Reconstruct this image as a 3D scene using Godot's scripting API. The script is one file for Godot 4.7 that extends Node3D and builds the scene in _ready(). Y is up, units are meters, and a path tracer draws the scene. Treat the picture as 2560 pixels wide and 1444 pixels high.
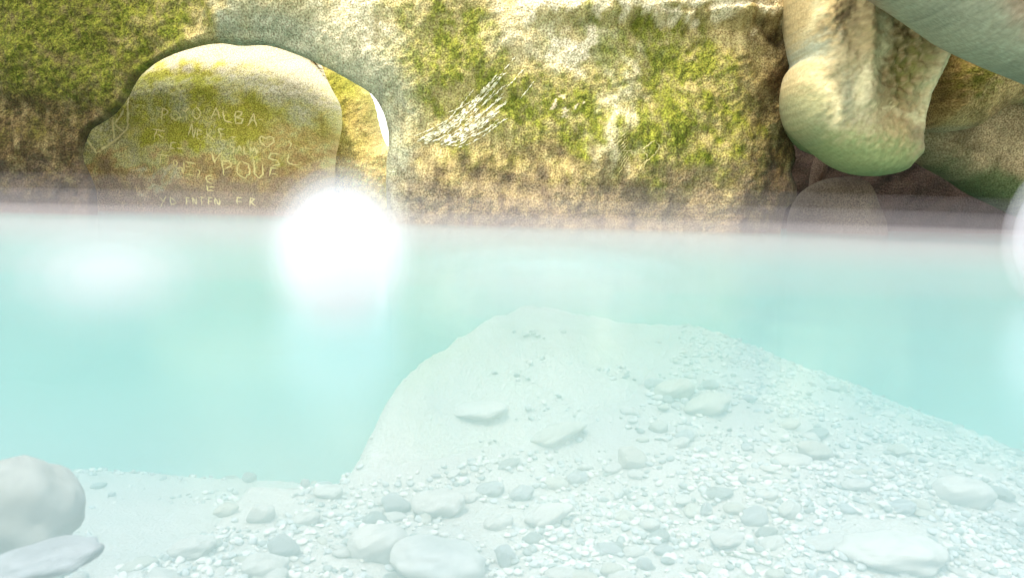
extends Node3D
# A rocky gorge pool seen from just above the waterline: a mossy cliff with an arch, boulders, and a pale pebble bed under milky turquoise water.

var cam: Camera3D
var mats := {}
var rng := RandomNumberGenerator.new()
var nz := {}
var crest_x := PackedFloat32Array()
var crest_y := PackedFloat32Array()
var crest_d := PackedFloat32Array()
var foot := PackedVector2Array()
var pebble_meshes := []

# ------------------------------------------------------------------ helpers
func noise(called: String, freq: float, kind := FastNoiseLite.TYPE_SIMPLEX_SMOOTH, octaves := 3, seed_ := 1) -> FastNoiseLite:
	var n := FastNoiseLite.new()
	n.noise_type = kind
	n.frequency = freq
	n.seed = seed_
	n.fractal_type = FastNoiseLite.FRACTAL_FBM if octaves > 1 else FastNoiseLite.FRACTAL_NONE
	n.fractal_octaves = octaves
	nz[called] = n
	return n

func P(px: float, py: float, dist: float) -> Vector3:      # the point of the plane z = -dist that is seen at that place of the photograph
	var f := 722.0 / tan(deg_to_rad(20.0))
	var d := cam.transform.basis * Vector3((px - 1280.0) / f, -(py - 722.0) / f, -1.0)
	return cam.position + d * (dist / -d.z)

func to_px(v: Vector3) -> Vector2:
	var f := 722.0 / tan(deg_to_rad(20.0))
	var c := cam.transform.basis.transposed() * (v - cam.position)
	return Vector2(1280.0 + c.x / -c.z * f, 722.0 - c.y / -c.z * f)

func outline(pts: Array, dist: float) -> PackedVector2Array:
	var out := PackedVector2Array()
	for i in range(0, pts.size(), 2):
		var v := P(pts[i], pts[i + 1], dist)
		out.append(Vector2(v.x, v.y))
	return smooth_poly(out)

func smooth_poly(p: PackedVector2Array) -> PackedVector2Array:   # one round of corner rounding
	var out := PackedVector2Array()
	for i in p.size():
		var a := p[i]
		var b := p[(i + 1) % p.size()]
		out.append(a.lerp(b, 0.22))
		out.append(a.lerp(b, 0.78))
	return out

func edge_of(poly: PackedVector2Array, p: Vector2) -> Vector2:
	var best := Vector2.ZERO
	var bd := 1e9
	var n := poly.size()
	var a := poly[n - 1]
	for i in n:
		var b := poly[i]
		var ab := b - a
		var q := a + ab * clampf((p - a).dot(ab) / maxf(ab.length_squared(), 1e-9), 0.0, 1.0)
		var dd := p.distance_squared_to(q)
		if dd < bd:
			bd = dd
			best = q
		a = b
	return best

func inflate(poly: PackedVector2Array, s: float, zf: Callable, zb: Callable, col: Callable) -> ArrayMesh:
	# a solid that fills the outline: zf and zb give the front and the back at (x, y, distance to the outline)
	var lo := poly[0]
	var hi := poly[0]
	for p in poly:
		lo = lo.min(p)
		hi = hi.max(p)
	lo -= Vector2(s, s) * 1.5
	var nx := int((hi.x - lo.x) / s) + 3
	var ny := int((hi.y - lo.y) / s) + 3
	var inside := PackedByteArray()
	inside.resize(nx * ny)
	for j in ny:
		for i in nx:
			inside[j * nx + i] = 1 if Geometry2D.is_point_in_polygon(lo + Vector2(i, j) * s, poly) else 0
	# coarse distances, exact ones close to the outline
	var K := 5
	var cx := nx / K + 2
	var cy := ny / K + 2
	var coarse := PackedFloat32Array()
	coarse.resize(cx * cy)
	for j in cy:
		for i in cx:
			var p := lo + Vector2(i * K, j * K) * s
			coarse[j * cx + i] = p.distance_to(edge_of(poly, p))
	var index := PackedInt32Array()
	index.resize(nx * ny)
	index.fill(-1)
	var index_b := PackedInt32Array()
	index_b.resize(nx * ny)
	index_b.fill(-1)
	var v := PackedVector3Array()
	var c := PackedColorArray()
	var tri := PackedInt32Array()
	for j in ny - 1:
		for i in nx - 1:
			var k := j * nx + i
			if inside[k] + inside[k + 1] + inside[k + nx] + inside[k + nx + 1] == 0:
				continue
			var q := [k, k + 1, k + nx + 1, k + nx]
			for m in q:
				if index[m] >= 0:
					continue
				var p := lo + Vector2(m % nx, m / nx) * s
				var d := 0.0
				if inside[m]:
					var gi: int = (m % nx) / K
					var gj: int = (m / nx) / K
					var fx := float((m % nx) % K) / K
					var fy := float((m / nx) % K) / K
					d = lerpf(lerpf(coarse[gj * cx + gi], coarse[gj * cx + gi + 1], fx), lerpf(coarse[(gj + 1) * cx + gi], coarse[(gj + 1) * cx + gi + 1], fx), fy)
					if d < s * K * 2.0:
						d = p.distance_to(edge_of(poly, p))
				else:
					p = edge_of(poly, p)
				var zz: float = zf.call(p.x, p.y, d)
				index[m] = v.size()
				v.append(Vector3(p.x, p.y, zz))
				c.append(col.call(p.x, p.y, d))
				if inside[m]:
					index_b[m] = v.size()
					v.append(Vector3(p.x, p.y, zb.call(p.x, p.y, d)))
					c.append(c[c.size() - 1])
				else:
					index_b[m] = index[m]
			tri.append_array([index[q[0]], index[q[3]], index[q[2]], index[q[0]], index[q[2]], index[q[1]]])
			tri.append_array([index_b[q[0]], index_b[q[2]], index_b[q[3]], index_b[q[0]], index_b[q[1]], index_b[q[2]]])
	return built(v, c, tri)

func built(v: PackedVector3Array, c: PackedColorArray, tri: PackedInt32Array) -> ArrayMesh:
	var nrm := PackedVector3Array()
	nrm.resize(v.size())
	for t in range(0, tri.size(), 3):
		var a := tri[t]
		var b := tri[t + 1]
		var e := tri[t + 2]
		var n := (v[e] - v[a]).cross(v[b] - v[a])
		nrm[a] += n
		nrm[b] += n
		nrm[e] += n
	for i in nrm.size():
		nrm[i] = nrm[i].normalized() if nrm[i].length_squared() > 0.0 else Vector3.UP
	var arr := []
	arr.resize(Mesh.ARRAY_MAX)
	arr[Mesh.ARRAY_VERTEX] = v
	arr[Mesh.ARRAY_NORMAL] = nrm
	arr[Mesh.ARRAY_COLOR] = c
	arr[Mesh.ARRAY_INDEX] = tri
	var m := ArrayMesh.new()
	m.add_surface_from_arrays(Mesh.PRIMITIVE_TRIANGLES, arr)
	return m

func put(called: String, mesh: Mesh, mat: Material, parent: Node3D = self) -> MeshInstance3D:
	var o := MeshInstance3D.new()
	o.name = numbered(called, parent)
	o.mesh = mesh
	o.material_override = mat
	parent.add_child(o, true)
	return o

func numbered(called: String, parent: Node) -> String:
	if not parent.has_node(NodePath(called)):
		return called
	var key := str(parent.get_instance_id()) + called
	var k: int = counts.get(key, 0) + 1
	counts[key] = k
	return "%s_%03d" % [called, k]
var counts := {}

func tag(o: Node, label: String, category := "", group := "", kind := "") -> Node:
	o.set_meta("label", label)
	if category: o.set_meta("category", category)
	if group: o.set_meta("group", group)
	if kind: o.set_meta("kind", kind)
	return o

func thing(called: String, label: String, category: String, at := Vector3.ZERO) -> Node3D:
	var o := Node3D.new()
	o.name = numbered(called, self)
	o.position = at
	add_child(o, true)
	tag(o, label, category)
	return o

func blob(p: Vector2, cx: float, cy: float, rx: float, ry: float) -> float:
	var dx := (p.x - cx) / rx
	var dy := (p.y - cy) / ry
	return exp(-(dx * dx + dy * dy))

func near_line(p: Vector2, pts: Array) -> float:
	var best := 1e9
	for i in range(0, pts.size() - 2, 2):
		var a := Vector2(pts[i], pts[i + 1])
		var ab := Vector2(pts[i + 2], pts[i + 3]) - a
		best = minf(best, p.distance_to(a + ab * clampf((p - a).dot(ab) / ab.length_squared(), 0.0, 1.0)))
	return best

func noise_tex(freq: float, size: int, octaves: int, seed_: int, ramp: Gradient = null, kind := FastNoiseLite.TYPE_SIMPLEX) -> NoiseTexture2D:
	var t := NoiseTexture2D.new()
	var n := FastNoiseLite.new()
	n.noise_type = kind
	n.frequency = freq
	n.seed = seed_
	n.fractal_octaves = octaves
	t.noise = n
	t.width = size
	t.height = size
	t.seamless = true
	if ramp: t.color_ramp = ramp
	return t

func rock_material(called: String, relief: float, tile: float, rough := 0.95) -> StandardMaterial3D:
	var m := StandardMaterial3D.new()
	m.resource_name = called
	m.albedo_color = Color(0.92, 0.92, 0.92)
	m.vertex_color_use_as_albedo = true
	m.roughness = rough
	m.metallic_specular = 0.3
	m.uv1_triplanar = true
	m.uv1_world_triplanar = true
	m.uv1_scale = Vector3.ONE / tile
	var g := Gradient.new()
	g.set_color(0, Color(0.62, 0.59, 0.55))
	g.set_color(1, Color(1, 1, 1))
	g.set_offset(0, 0.28)
	g.set_offset(1, 0.72)
	g.add_point(0.5, Color(0.88, 0.87, 0.84))
	m.albedo_texture = noise_tex(0.05, 1024, 5, 5, g)
	m.heightmap_enabled = true
	m.heightmap_scale = relief
	m.heightmap_texture = noise_tex(0.03, 1024, 6, 9)
	return m

# ------------------------------------------------------------------ the bed
func crest(x: float) -> Vector2:                        # (height, distance) of the bed's skyline at x
	var n := crest_x.size()
	if x <= crest_x[0]: return Vector2(crest_y[0], crest_d[0])
	for i in n - 1:
		if x < crest_x[i + 1]:
			var t := (x - crest_x[i]) / (crest_x[i + 1] - crest_x[i])
			return Vector2(lerpf(crest_y[i], crest_y[i + 1], t), lerpf(crest_d[i], crest_d[i + 1], t))
	return Vector2(crest_y[n - 1], crest_d[n - 1])

func bed_y(x: float, z: float) -> float:
	var c := crest(x)
	var dist := -z
	var y0 := -0.395 - 0.02 * smoothstep(-0.2, -0.9, x)
	var k := smoothstep(0.1, 0.5, x)
	var from := lerpf(1.32, 0.9, k) if x > -0.45 else 1.0
	var t := clampf((dist - from) / maxf(c.y - from, 0.05), 0.0, 1.0)
	var f := lerpf(sin(t * PI / 2.0), t, k)
	var y := lerpf(y0, c.x, f)
	if dist > c.y:
		var s := dist - c.y
		y = maxf(c.x - 1.1 * s * s / (s + 0.18), -0.78)
	var rough := 1.0 - 0.6 * blob(Vector2(x, z), -0.62, -1.3, 0.3, 0.3)
	y += 0.2 * exp(-pow((x + 0.44) / 0.14, 2) - pow((z + 0.56) / 0.18, 2))
	return y + rough * (0.012 * nz.bed.get_noise_2d(x, z) + 0.005 * nz.bed2.get_noise_2d(x, z))

func on_bed(px: float, py: float) -> Vector3:
	var o := cam.position
	var d := (P(px, py, 1.0) - o).normalized()
	var t := 0.5
	while t < 4.0:
		var p := o + d * t
		if p.y < bed_y(p.x, p.z): return p
		t += 0.006
	return o + d * 4.0

func pebble(n: int, ang: float, sub: int) -> ArrayMesh:
	# a water-worn stone of unit half-length: a sphere pushed about by noise and cut by a few soft planes
	var r := RandomNumberGenerator.new()
	r.seed = 1000 + n
	var planes := []
	for i in 7:
		planes.append([Vector3(r.randf_range(-1, 1), r.randf_range(-1, 1), r.randf_range(-1, 1)).normalized(), r.randf_range(0.62, 0.95)])
	var nn := FastNoiseLite.new()
	nn.seed = n
	nn.frequency = 0.7
	nn.fractal_octaves = 3
	var sm := SphereMesh.new()
	sm.radius = 1.0
	sm.height = 2.0
	sm.radial_segments = sub
	sm.rings = sub / 2
	var arr := sm.get_mesh_arrays()
	var v: PackedVector3Array = arr[Mesh.ARRAY_VERTEX]
	var keep := PackedVector3Array()
	var c := PackedColorArray()
	for p in v:
		var u := p.normalized()
		var rad := 1.0 + 0.22 * nn.get_noise_3dv(u * 1.4) + 0.04 * nn.get_noise_3dv(u * 5.0)
		for pl in planes:
			var h: float = u.dot(pl[0]) * rad
			if h > pl[1]:
				rad = lerpf(rad, rad * pl[1] / h, ang)
		keep.append(u * rad)
		var w := nn.get_noise_3dv(u * 9.0 + Vector3(5, 0, 0))
		c.append(Color(1, 1, 1).darkened(clampf(0.06 + 0.16 * w, 0.0, 0.2)))
	var tri: PackedInt32Array = arr[Mesh.ARRAY_INDEX]
	# weld the seam by averaging normals: the sphere's seam vertices share positions
	var m := built(keep, c, tri)
	var out := m.surface_get_arrays(0)
	var nr: PackedVector3Array = out[Mesh.ARRAY_NORMAL]
	var sum := {}
	for i in keep.size():
		var key := keep[i].snappedf(0.001)
		sum[key] = sum.get(key, Vector3.ZERO) + nr[i]
	for i in keep.size():
		nr[i] = sum[keep[i].snappedf(0.001)].normalized()
	out[Mesh.ARRAY_NORMAL] = nr
	var w2 := ArrayMesh.new()
	w2.add_surface_from_arrays(Mesh.PRIMITIVE_TRIANGLES, out)
	return w2

# ------------------------------------------------------------------ marks cut in rock
func strokes(paths: Array, dist: float, width: float, zf: Callable, poly: PackedVector2Array, broken := 0.0) -> ArrayMesh:
	var v := PackedVector3Array()
	var c := PackedColorArray()
	var tri := PackedInt32Array()
	for path in paths:
		var pts := []
		for i in range(0, path.size(), 2):
			var w := P(path[i], path[i + 1], dist)
			pts.append(Vector2(w.x, w.y))
		var run := 0
		var fine := []
		for i in pts.size() - 1:
			var n := maxi(2, int(pts[i].distance_to(pts[i + 1]) / 0.006))
			for k in n:
				fine.append(pts[i].lerp(pts[i + 1], float(k) / n))
		fine.append(pts[-1])
		for i in fine.size():
			var p: Vector2 = fine[i]
			var t: Vector2 = (fine[mini(i + 1, fine.size() - 1)] - fine[maxi(i - 1, 0)]).normalized()
			var q := Vector2(-t.y, t.x)
			var ends := minf(1.0, (minf(i, fine.size() - 1 - i) + 0.6) / 3.0)
			var hw: float = width * 0.5 * ends * (1.0 + 0.45 * nz.grain.get_noise_2d(p.x * 3.0, p.y * 3.0))
			p += q * 0.004 * nz.grain.get_noise_2d(p.x * 1.3 + 9.0, p.y * 1.3)
			if broken > 0.0: hw *= clampf(0.75 - 1.3 * nz.fine.get_noise_2d(p.x * 1.7, p.y * 1.7) + rng.randf_range(-broken, broken), 0.08, 1.6)
			for e in [-1.0, 0.0, 1.0]:
				var b: Vector2 = p + q * hw * e
				var z: float = zf.call(b.x, b.y, b.distance_to(edge_of(poly, b)))
				v.append(Vector3(b.x, b.y, z + (0.007 if e == 0.0 else 0.0045)))
				c.append(Color.WHITE)
			if run > 0:
				var s := v.size() - 6
				for e in 2:
					tri.append_array([s + e, s + e + 1, s + 3 + e, s + e + 1, s + 4 + e, s + 3 + e])
			run += 1
	# both windings of a sheet are seen by the path tracer
	return built(v, c, tri) if tri.size() else ArrayMesh.new()

func carve(called: String, label: String, paths: Array, dist: float, width: float, zf: Callable, poly: PackedVector2Array, parent: Node3D) -> void:
	var word := Node3D.new()
	word.name = numbered(called, parent)
	parent.add_child(word, true)
	word.set_meta("label", label)
	for path in paths:
		put("stroke", strokes([path], dist, width, zf, poly), mats.carve, word)

func soft_haze(called: String, at: Vector3, size: Vector3, depth: float, color: Color, label: String, n := 8, spread := [Vector3.ZERO], shrink := 0.9) -> void:
	# nested ellipsoids whose haze adds up to a soft edged cloud; depth is its optical depth through the middle
	var root := Node3D.new()
	root.name = numbered(called, self)
	root.position = at
	if size.x < 5.0: root.rotation.y = atan2(at.x, at.z)
	add_child(root, true)
	tag(root, label, "", "", "stuff")
	var total := 0.0
	for i in n: total += size.z * (1.0 - shrink * i / n) * pow(i + 1.0, 1.2)
	var layers := []
	for i in n:
		var m := FogMaterial.new()
		m.resource_name = called
		m.density = depth / total * pow(i + 1.0, 1.2) / sqrt(float(spread.size()))
		m.albedo = color
		layers.append(m)
	for k in spread.size():
		for i in n:
			var f := FogVolume.new()
			f.name = "haze_layer_%03d" % (k * n + i)
			f.shape = RenderingServer.FOG_VOLUME_SHAPE_ELLIPSOID
			f.size = size * (1.0 - shrink * i / n)
			f.position = spread[k]
			f.material = layers[i]
			root.add_child(f, true)

func mist(called: String, at: Vector3, size: Vector3, density: float, color: Color, label: String, turn := 0.0, shape := RenderingServer.FOG_VOLUME_SHAPE_ELLIPSOID) -> void:
	var f := FogVolume.new()
	f.name = numbered(called, self)
	f.shape = shape
	f.size = size
	f.position = at
	f.rotation.z = turn
	var m := FogMaterial.new()
	m.resource_name = called
	m.density = density
	m.albedo = color
	f.material = m
	add_child(f, true)
	tag(f, label, "", "", "stuff")

# ------------------------------------------------------------------ the scene
func _ready() -> void:
	rng.seed = 7
	# camera, sky, sun, exposure
	cam = Camera3D.new()
	cam.name = "camera"
	cam.position = Vector3(0, 0.1, 0)
	cam.basis = Basis(Vector3.RIGHT, deg_to_rad(-6.24)) * Basis(Vector3.BACK, deg_to_rad(1.55))
	cam.keep_aspect = Camera3D.KEEP_HEIGHT
	cam.near = 0.02
	cam.far = 400.0
	var lens := CameraAttributesPhysical.new()
	lens.frustum_focal_length = 12.0 / tan(deg_to_rad(20.0))
	lens.frustum_focus_distance = 3.2
	lens.frustum_near = 0.02
	lens.frustum_far = 400.0
	lens.exposure_aperture = 14.0
	cam.attributes = lens
	add_child(cam)
	cam.fov = 40.0
	cam.current = true
	var env := Environment.new()
	env.background_mode = Environment.BG_SKY
	var sky := Sky.new()
	var sm := ProceduralSkyMaterial.new()
	sm.sky_top_color = Color(0.84, 0.92, 1.0)
	sm.sky_horizon_color = Color(1.0, 0.97, 0.92)
	sm.sky_curve = 0.25
	sm.ground_horizon_color = Color(0.62, 0.6, 0.52)
	sm.ground_bottom_color = Color(0.4, 0.4, 0.36)
	sm.sun_angle_max = 1.0
	sky.sky_material = sm
	env.sky = sky
	env.background_energy_multiplier = 1.0
	env.tonemap_mode = Environment.TONE_MAPPER_LINEAR
	env.tonemap_exposure = 3.8
	env.volumetric_fog_enabled = true
	env.volumetric_fog_density = 0.0
	env.sdfgi_enabled = true
	env.ssao_enabled = true
	env.ssil_enabled = true
	var we := WorldEnvironment.new()
	we.name = "world"
	we.environment = env
	add_child(we)
	var sun := DirectionalLight3D.new()
	sun.name = "sun"
	sun.light_energy = 0.5
	sun.light_angular_distance = 10.0
	sun.light_color = Color(1.0, 0.95, 0.85)
	sun.shadow_enabled = true
	add_child(sun)
	sun.look_at_from_position(Vector3(-0.22, 0.85, 0.32), Vector3.ZERO)

	noise("bed", 3.0, FastNoiseLite.TYPE_SIMPLEX_SMOOTH, 3, 3)
	noise("bed2", 22.0, FastNoiseLite.TYPE_SIMPLEX, 3, 4)
	noise("low", 1.3, FastNoiseLite.TYPE_SIMPLEX_SMOOTH, 2, 11)
	noise("mid", 5.0, FastNoiseLite.TYPE_SIMPLEX_SMOOTH, 3, 12)
	noise("fine", 24.0, FastNoiseLite.TYPE_SIMPLEX, 3, 13)
	noise("grain", 45.0, FastNoiseLite.TYPE_SIMPLEX, 3, 14)
	noise("patch", 3.2, FastNoiseLite.TYPE_SIMPLEX, 4, 15)
	noise("patch2", 7.5, FastNoiseLite.TYPE_SIMPLEX, 4, 16)

	make_setting()
	make_rocks()
	make_bed_things()
	make_air()

func make_setting() -> void:
	# the skyline of the bed as seen: the low sandy ridge on the left, the sunken boulder and the gravel slope to the right
	for k in [[-900, 1215, 1.5], [-300, 1195, 1.5], [0, 1195, 1.5], [200, 1187, 1.5], [340, 1187, 1.5], [560, 1205, 1.5], [700, 1214, 1.5], [840, 1217, 1.5], [872, 1205, 1.5], [905, 1135, 1.52], [960, 1020, 1.56], [1000, 960, 1.62], [1070, 895, 1.72], [1150, 840, 1.86], [1230, 800, 2.0], [1300, 776, 2.1], [1400, 775, 2.15], [1500, 796, 2.15], [1600, 810, 2.15], [1720, 815, 2.15], [1800, 838, 2.12], [1960, 900, 2.06], [2150, 970, 2.0], [2350, 1050, 1.94], [2560, 1150, 1.88], [2900, 1290, 1.8], [3600, 1420, 1.8]]:
		var v := P(k[0], k[1], k[2])
		crest_x.append(v.x)
		crest_y.append(v.y)
		crest_d.append(k[2])
	for k in [[872, 1213], [960, 1192], [1100, 1166], [1230, 1142], [1340, 1125], [1480, 1060], [1600, 1005], [1660, 930], [1700, 870]]:
		var v := on_bed(k[0], k[1])
		foot.append(Vector2(v.x, v.z))
	foot.append_array([Vector2(0.52, -2.5), Vector2(0.3, -2.75), Vector2(-0.1, -2.6), Vector2(-0.3, -2.1), Vector2(-0.36, -1.7)])

	mats.bed = rock_material("pale_gravel", 0.22, 0.3)
	mats.bed.albedo_texture = mats.bed.albedo_texture.duplicate()
	var gs := Gradient.new()
	gs.set_color(0, Color(0.8, 0.8, 0.8))
	gs.set_color(1, Color(1, 1, 1))
	mats.bed.albedo_texture.color_ramp = gs
	var xs := steps(-4.5, -1.3, 0.1) + steps(-1.3, 1.45, 0.011) + steps(1.45, 4.5, 0.1)
	var zs := steps(1.0, -0.6, 0.1) + steps(-0.6, -2.3, 0.011) + steps(-2.3, -6.6, 0.06)
	var v := PackedVector3Array()
	var c := PackedColorArray()
	var tri := PackedInt32Array()
	for z in zs:
		for x in xs:
			var y := bed_y(x, z)
			var q := Vector2(x, z)
			if Geometry2D.is_point_in_polygon(q, foot):
				y -= 0.07 * smoothstep(0.015, 0.09, q.distance_to(edge_of(foot, q)))
			v.append(Vector3(x, y, z))
			var w := 0.5 + 0.5 * float(nz.patch2.get_noise_2d(x, z))
			c.append(Color(0.46, 0.395, 0.375).lerp(Color(0.37, 0.33, 0.32), w * 0.6))
	for j in zs.size() - 1:
		for i in xs.size() - 1:
			var k: int = j * xs.size() + i
			var n: int = xs.size()
			tri.append_array([k, k + 1, k + n, k + 1, k + n + 1, k + n])
	var flip := PackedInt32Array()
	for i in range(0, tri.size(), 3):
		flip.append_array([tri[i], tri[i + 2], tri[i + 1]])
	var bed := put("pool_bed", built(v, c, flip), mats.bed)
	tag(bed, "pale sandy gravel bed of the pool", "", "", "structure")

	# the surface of the water: a clear sheet with faint ripples, and the milky turquoise body beneath it
	var wm := StandardMaterial3D.new()
	wm.resource_name = "water_surface"
	wm.transparency = BaseMaterial3D.TRANSPARENCY_ALPHA
	wm.albedo_color = Color(0.9, 1.0, 0.98, 0.02)
	wm.roughness = 0.16
	wm.metallic_specular = 0.36
	var xs2 := steps(-4.4, -2.4, 0.2) + steps(-2.4, 2.4, 0.03) + steps(2.4, 4.4, 0.2)
	var zs2 := steps(0.9, -6.5, 0.03)
	v = PackedVector3Array()
	c = PackedColorArray()
	tri = PackedInt32Array()
	for z in zs2:
		for x in xs2:
			v.append(Vector3(x, 0.0007 * nz.mid.get_noise_2d(x * 1.2, z * 0.8) + 0.0004 * nz.bed.get_noise_2d(x * 4.0, z * 3.0), z))
			c.append(Color.WHITE)
	for j in zs2.size() - 1:
		for i in xs2.size() - 1:
			var n: int = xs2.size()
			var k: int = j * n + i
			tri.append_array([k, k + n, k + 1, k + 1, k + n, k + n + 1])
	for i in range(0, tri.size(), 3):
		var t := tri[i + 1]
		tri[i + 1] = tri[i + 2]
		tri[i + 2] = t
	tag(put("water", built(v, c, tri), wm), "calm water surface of the pool", "", "", "structure")

func steps(a: float, b: float, s: float) -> Array:
	var n := maxi(1, roundi(absf(b - a) / s))
	var out := []
	for i in n:
		out.append(lerpf(a, b, float(i) / n))
	return out

func bulge(d: float, w: float) -> float:
	var t := 1.0 - minf(d / w, 1.0)
	return sqrt(maxf(0.0, 1.0 - t * t))

func make_rocks() -> void:
	mats.rock = rock_material("mossy_rock", 0.45, 0.6)
	mats.rock.albedo_color = Color.WHITE
	mats.smooth_rock = rock_material("smooth_rock", 0.15, 0.5)
	var faint := Gradient.new()
	faint.set_color(0, Color(0.84, 0.82, 0.79))
	faint.set_color(1, Color(1, 1, 1))
	mats.smooth_rock.albedo_texture = noise_tex(0.02, 1024, 6, 25, faint)
	mats.scratch = StandardMaterial3D.new()
	mats.scratch.resource_name = "scratch_sun_glint"
	mats.scratch.albedo_color = Color(0.9, 0.86, 0.72)
	mats.scratch.roughness = 0.7
	mats.carve = StandardMaterial3D.new()
	mats.carve.resource_name = "scratched_pale_rock"
	mats.carve.albedo_color = Color(0.95, 0.87, 0.6)
	mats.carve.roughness = 0.9

	# --- the cliff with the arch
	var D := 3.6
	var cliff_poly := outline([-520, 1000, -520, -750, 900, -800, 1960, -750, 1966, -300, 1968, 0, 1972, 40, 1985, 72, 1988, 110, 1980, 190, 1976, 260, 1980, 320, 1985, 370, 1990, 400, 1976, 428, 1985, 450, 1993, 475, 1990, 500, 1955, 530, 1942, 700, 1940, 1000,
		985, 1000, 975, 700, 968, 540, 965, 450, 967, 392, 972, 364, 972, 335, 962, 290, 945, 255, 925, 231, 880, 204, 830, 176, 770, 147, 700, 121, 660, 112, 600, 116, 560, 108, 515, 111, 446, 130, 396, 152, 356, 183, 338, 208, 318, 250, 285, 290, 230, 321, 221, 337, 211, 365, 205, 395, 222, 430, 240, 470, 244, 530, 246, 1000], D)
	var cracks := [[1630, 52, 1700, 52, 1780, 38, 1900, 38], [1640, 55, 1660, 75], [1700, 95, 1718, 118], [1720, 60, 1690, 110], [1810, 95, 1808, 150, 1820, 168], [1700, 150, 1735, 120], [1862, 75, 1900, 110, 1915, 115], [960, 60, 955, 130], [1570, 85, 1578, 120], [1965, 0, 1930, 60, 1925, 120]]
	var cliff_z := func(x: float, y: float, d: float) -> float:
		var p := to_px(Vector3(x, y, -D))
		var w := 0.02 + 0.03 * smoothstep(400.0, 560.0, p.x) + 0.24 * smoothstep(480.0, 800.0, p.x) * smoothstep(1500.0, 1100.0, p.x) + 0.42 * smoothstep(1000.0, 1400.0, p.x)
		var b := bulge(d, w)
		var z := -D + lerpf(0.05, 0.17, smoothstep(380.0, 700.0, p.x)) * b
		var k := minf(1.0, d / 0.05)
		z += k * (0.06 * nz.low.get_noise_2d(x, y) + 0.026 * nz.mid.get_noise_2d(x, y * 0.8) + (0.0065 - 0.003 * smoothstep(250.0, 380.0, p.y)) * nz.fine.get_noise_2d(x, y) + 0.003 * nz.grain.get_noise_2d(x * 1.2 + y * 0.5, y * 0.5))
		z += k * (0.085 * smoothstep(95.0, 45.0, p.y + 14.0 * nz.mid.get_noise_1d(x * 2.0)) * smoothstep(1250.0, 1500.0, p.x))         # the ledge along the top
		z += 0.03 * exp(-pow((p.x - 1560.0 + (p.y - 170.0) * 0.2) / 34.0, 2)) * smoothstep(120.0, 220.0, p.y) * smoothstep(440.0, 330.0, p.y)     # the tan rib
		z += 0.022 * exp(-pow((p.x - 1850.0) / 50.0, 2)) * smoothstep(230.0, 420.0, p.y)
		if p.y < 180.0:
			for cr in cracks:
				if p.x > 900.0:
					var q := near_line(p + Vector2(3, 3) * nz.fine.get_noise_2d(x, y), cr)
					if q < 9.0: z -= 0.02 * (1.0 - q / 9.0)
		return z
	var cliff_back := func(x: float, y: float, d: float) -> float:
		return -D - 0.42 * minf(d / 0.34, 1.0) + minf(d, 0.1) * 0.4 * nz.mid.get_noise_2d(x + 7.0, y)
	var cliff_color := func(x: float, y: float, d: float) -> Color:
		var p := to_px(Vector3(x, y, -D))
		var warp := Vector2(nz.patch2.get_noise_2d(x, y), nz.patch2.get_noise_2d(x + 20.0, y)) * 60.0
		p += warp
		var n1: float = nz.patch.get_noise_2d(x + y * 0.4, y)
		var n2: float = nz.grain.get_noise_2d((x + y * 0.35) * 1.1, y * 0.45)
		var n3: float = nz.fine.get_noise_2d(x + y * 0.3 + 3.0, y * 0.7)
		var tan_ := Color(0.57, 0.44, 0.2)
		var brown := Color(0.1, 0.064, 0.026)
		var moss := Color(0.1, 0.125, 0.008)
		var grey := Color(0.36, 0.36, 0.25)
		var cream := Color(0.8, 0.68, 0.44)
		# how dark, how green, how grey, how pale a place is
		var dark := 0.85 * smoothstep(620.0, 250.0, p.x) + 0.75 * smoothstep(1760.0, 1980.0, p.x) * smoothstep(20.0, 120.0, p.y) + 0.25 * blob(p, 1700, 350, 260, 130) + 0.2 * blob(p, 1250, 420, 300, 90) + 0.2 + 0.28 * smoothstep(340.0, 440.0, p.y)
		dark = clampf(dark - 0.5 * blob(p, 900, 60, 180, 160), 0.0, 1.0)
		var green := 0.95 * blob(p, 250, 90, 260, 170) + 0.55 * blob(p, 60, 40, 160, 160) + 0.85 * blob(p, 1090, 110, 130, 100) + 0.5 * blob(p, 1160, 210, 160, 110) + 0.8 * blob(p, 1640, 160, 160, 110) + 0.9 * blob(p, 1660, 340, 190, 110) + 0.45 * blob(p, 1400, 240, 300, 130) + 0.5 * blob(p, 1430, 100, 80, 60) + 0.3 * blob(p, 1300, 330, 250, 90)
		green = clampf(green + 0.55 * n1 * minf(1.0, green * 2.0), 0.0, 1.0)
		var pale := 0.9 * smoothstep(75.0, 30.0, p.y) * smoothstep(1220.0, 1330.0, p.x) + 0.8 * blob(p, 910, 60, 90, 130) + 0.65 * blob(p, 1420, 140, 75, 48) + 0.45 * blob(p, 1300, 90, 60, 70) + 0.5 * exp(-pow((p.x - 1560.0 + (p.y - 170.0) * 0.2) / 30.0, 2)) * smoothstep(120.0, 200.0, p.y) * smoothstep(460.0, 380.0, p.y)  # includes the light caught by the top ledge, painted in as cream
		var smoothed := smoothstep(0.32, 0.02, d) * smoothstep(520.0, 640.0, p.x) * smoothstep(1150.0, 950.0, p.x)  # light reflected off the water around the arch, painted in as grey
		var n4: float = nz.patch2.get_noise_2d(x * 1.2 + y * 0.4 + 50.0, y * 0.9)
		var mott := n2 * 0.34 + n3 * 0.42 + n4 * 0.75
		var c := tan_.lerp(brown, clampf(dark + 0.55 * mott * (1.0 - 0.6 * smoothed), 0.0, 1.0))
		c = c.lerp(moss.lerp(Color(0.27, 0.265, 0.035), clampf(0.35 + 0.9 * n2, 0.0, 1.0)), clampf(green * (1.0 + 0.8 * mott), 0.0, 1.0) * 0.92)
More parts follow.
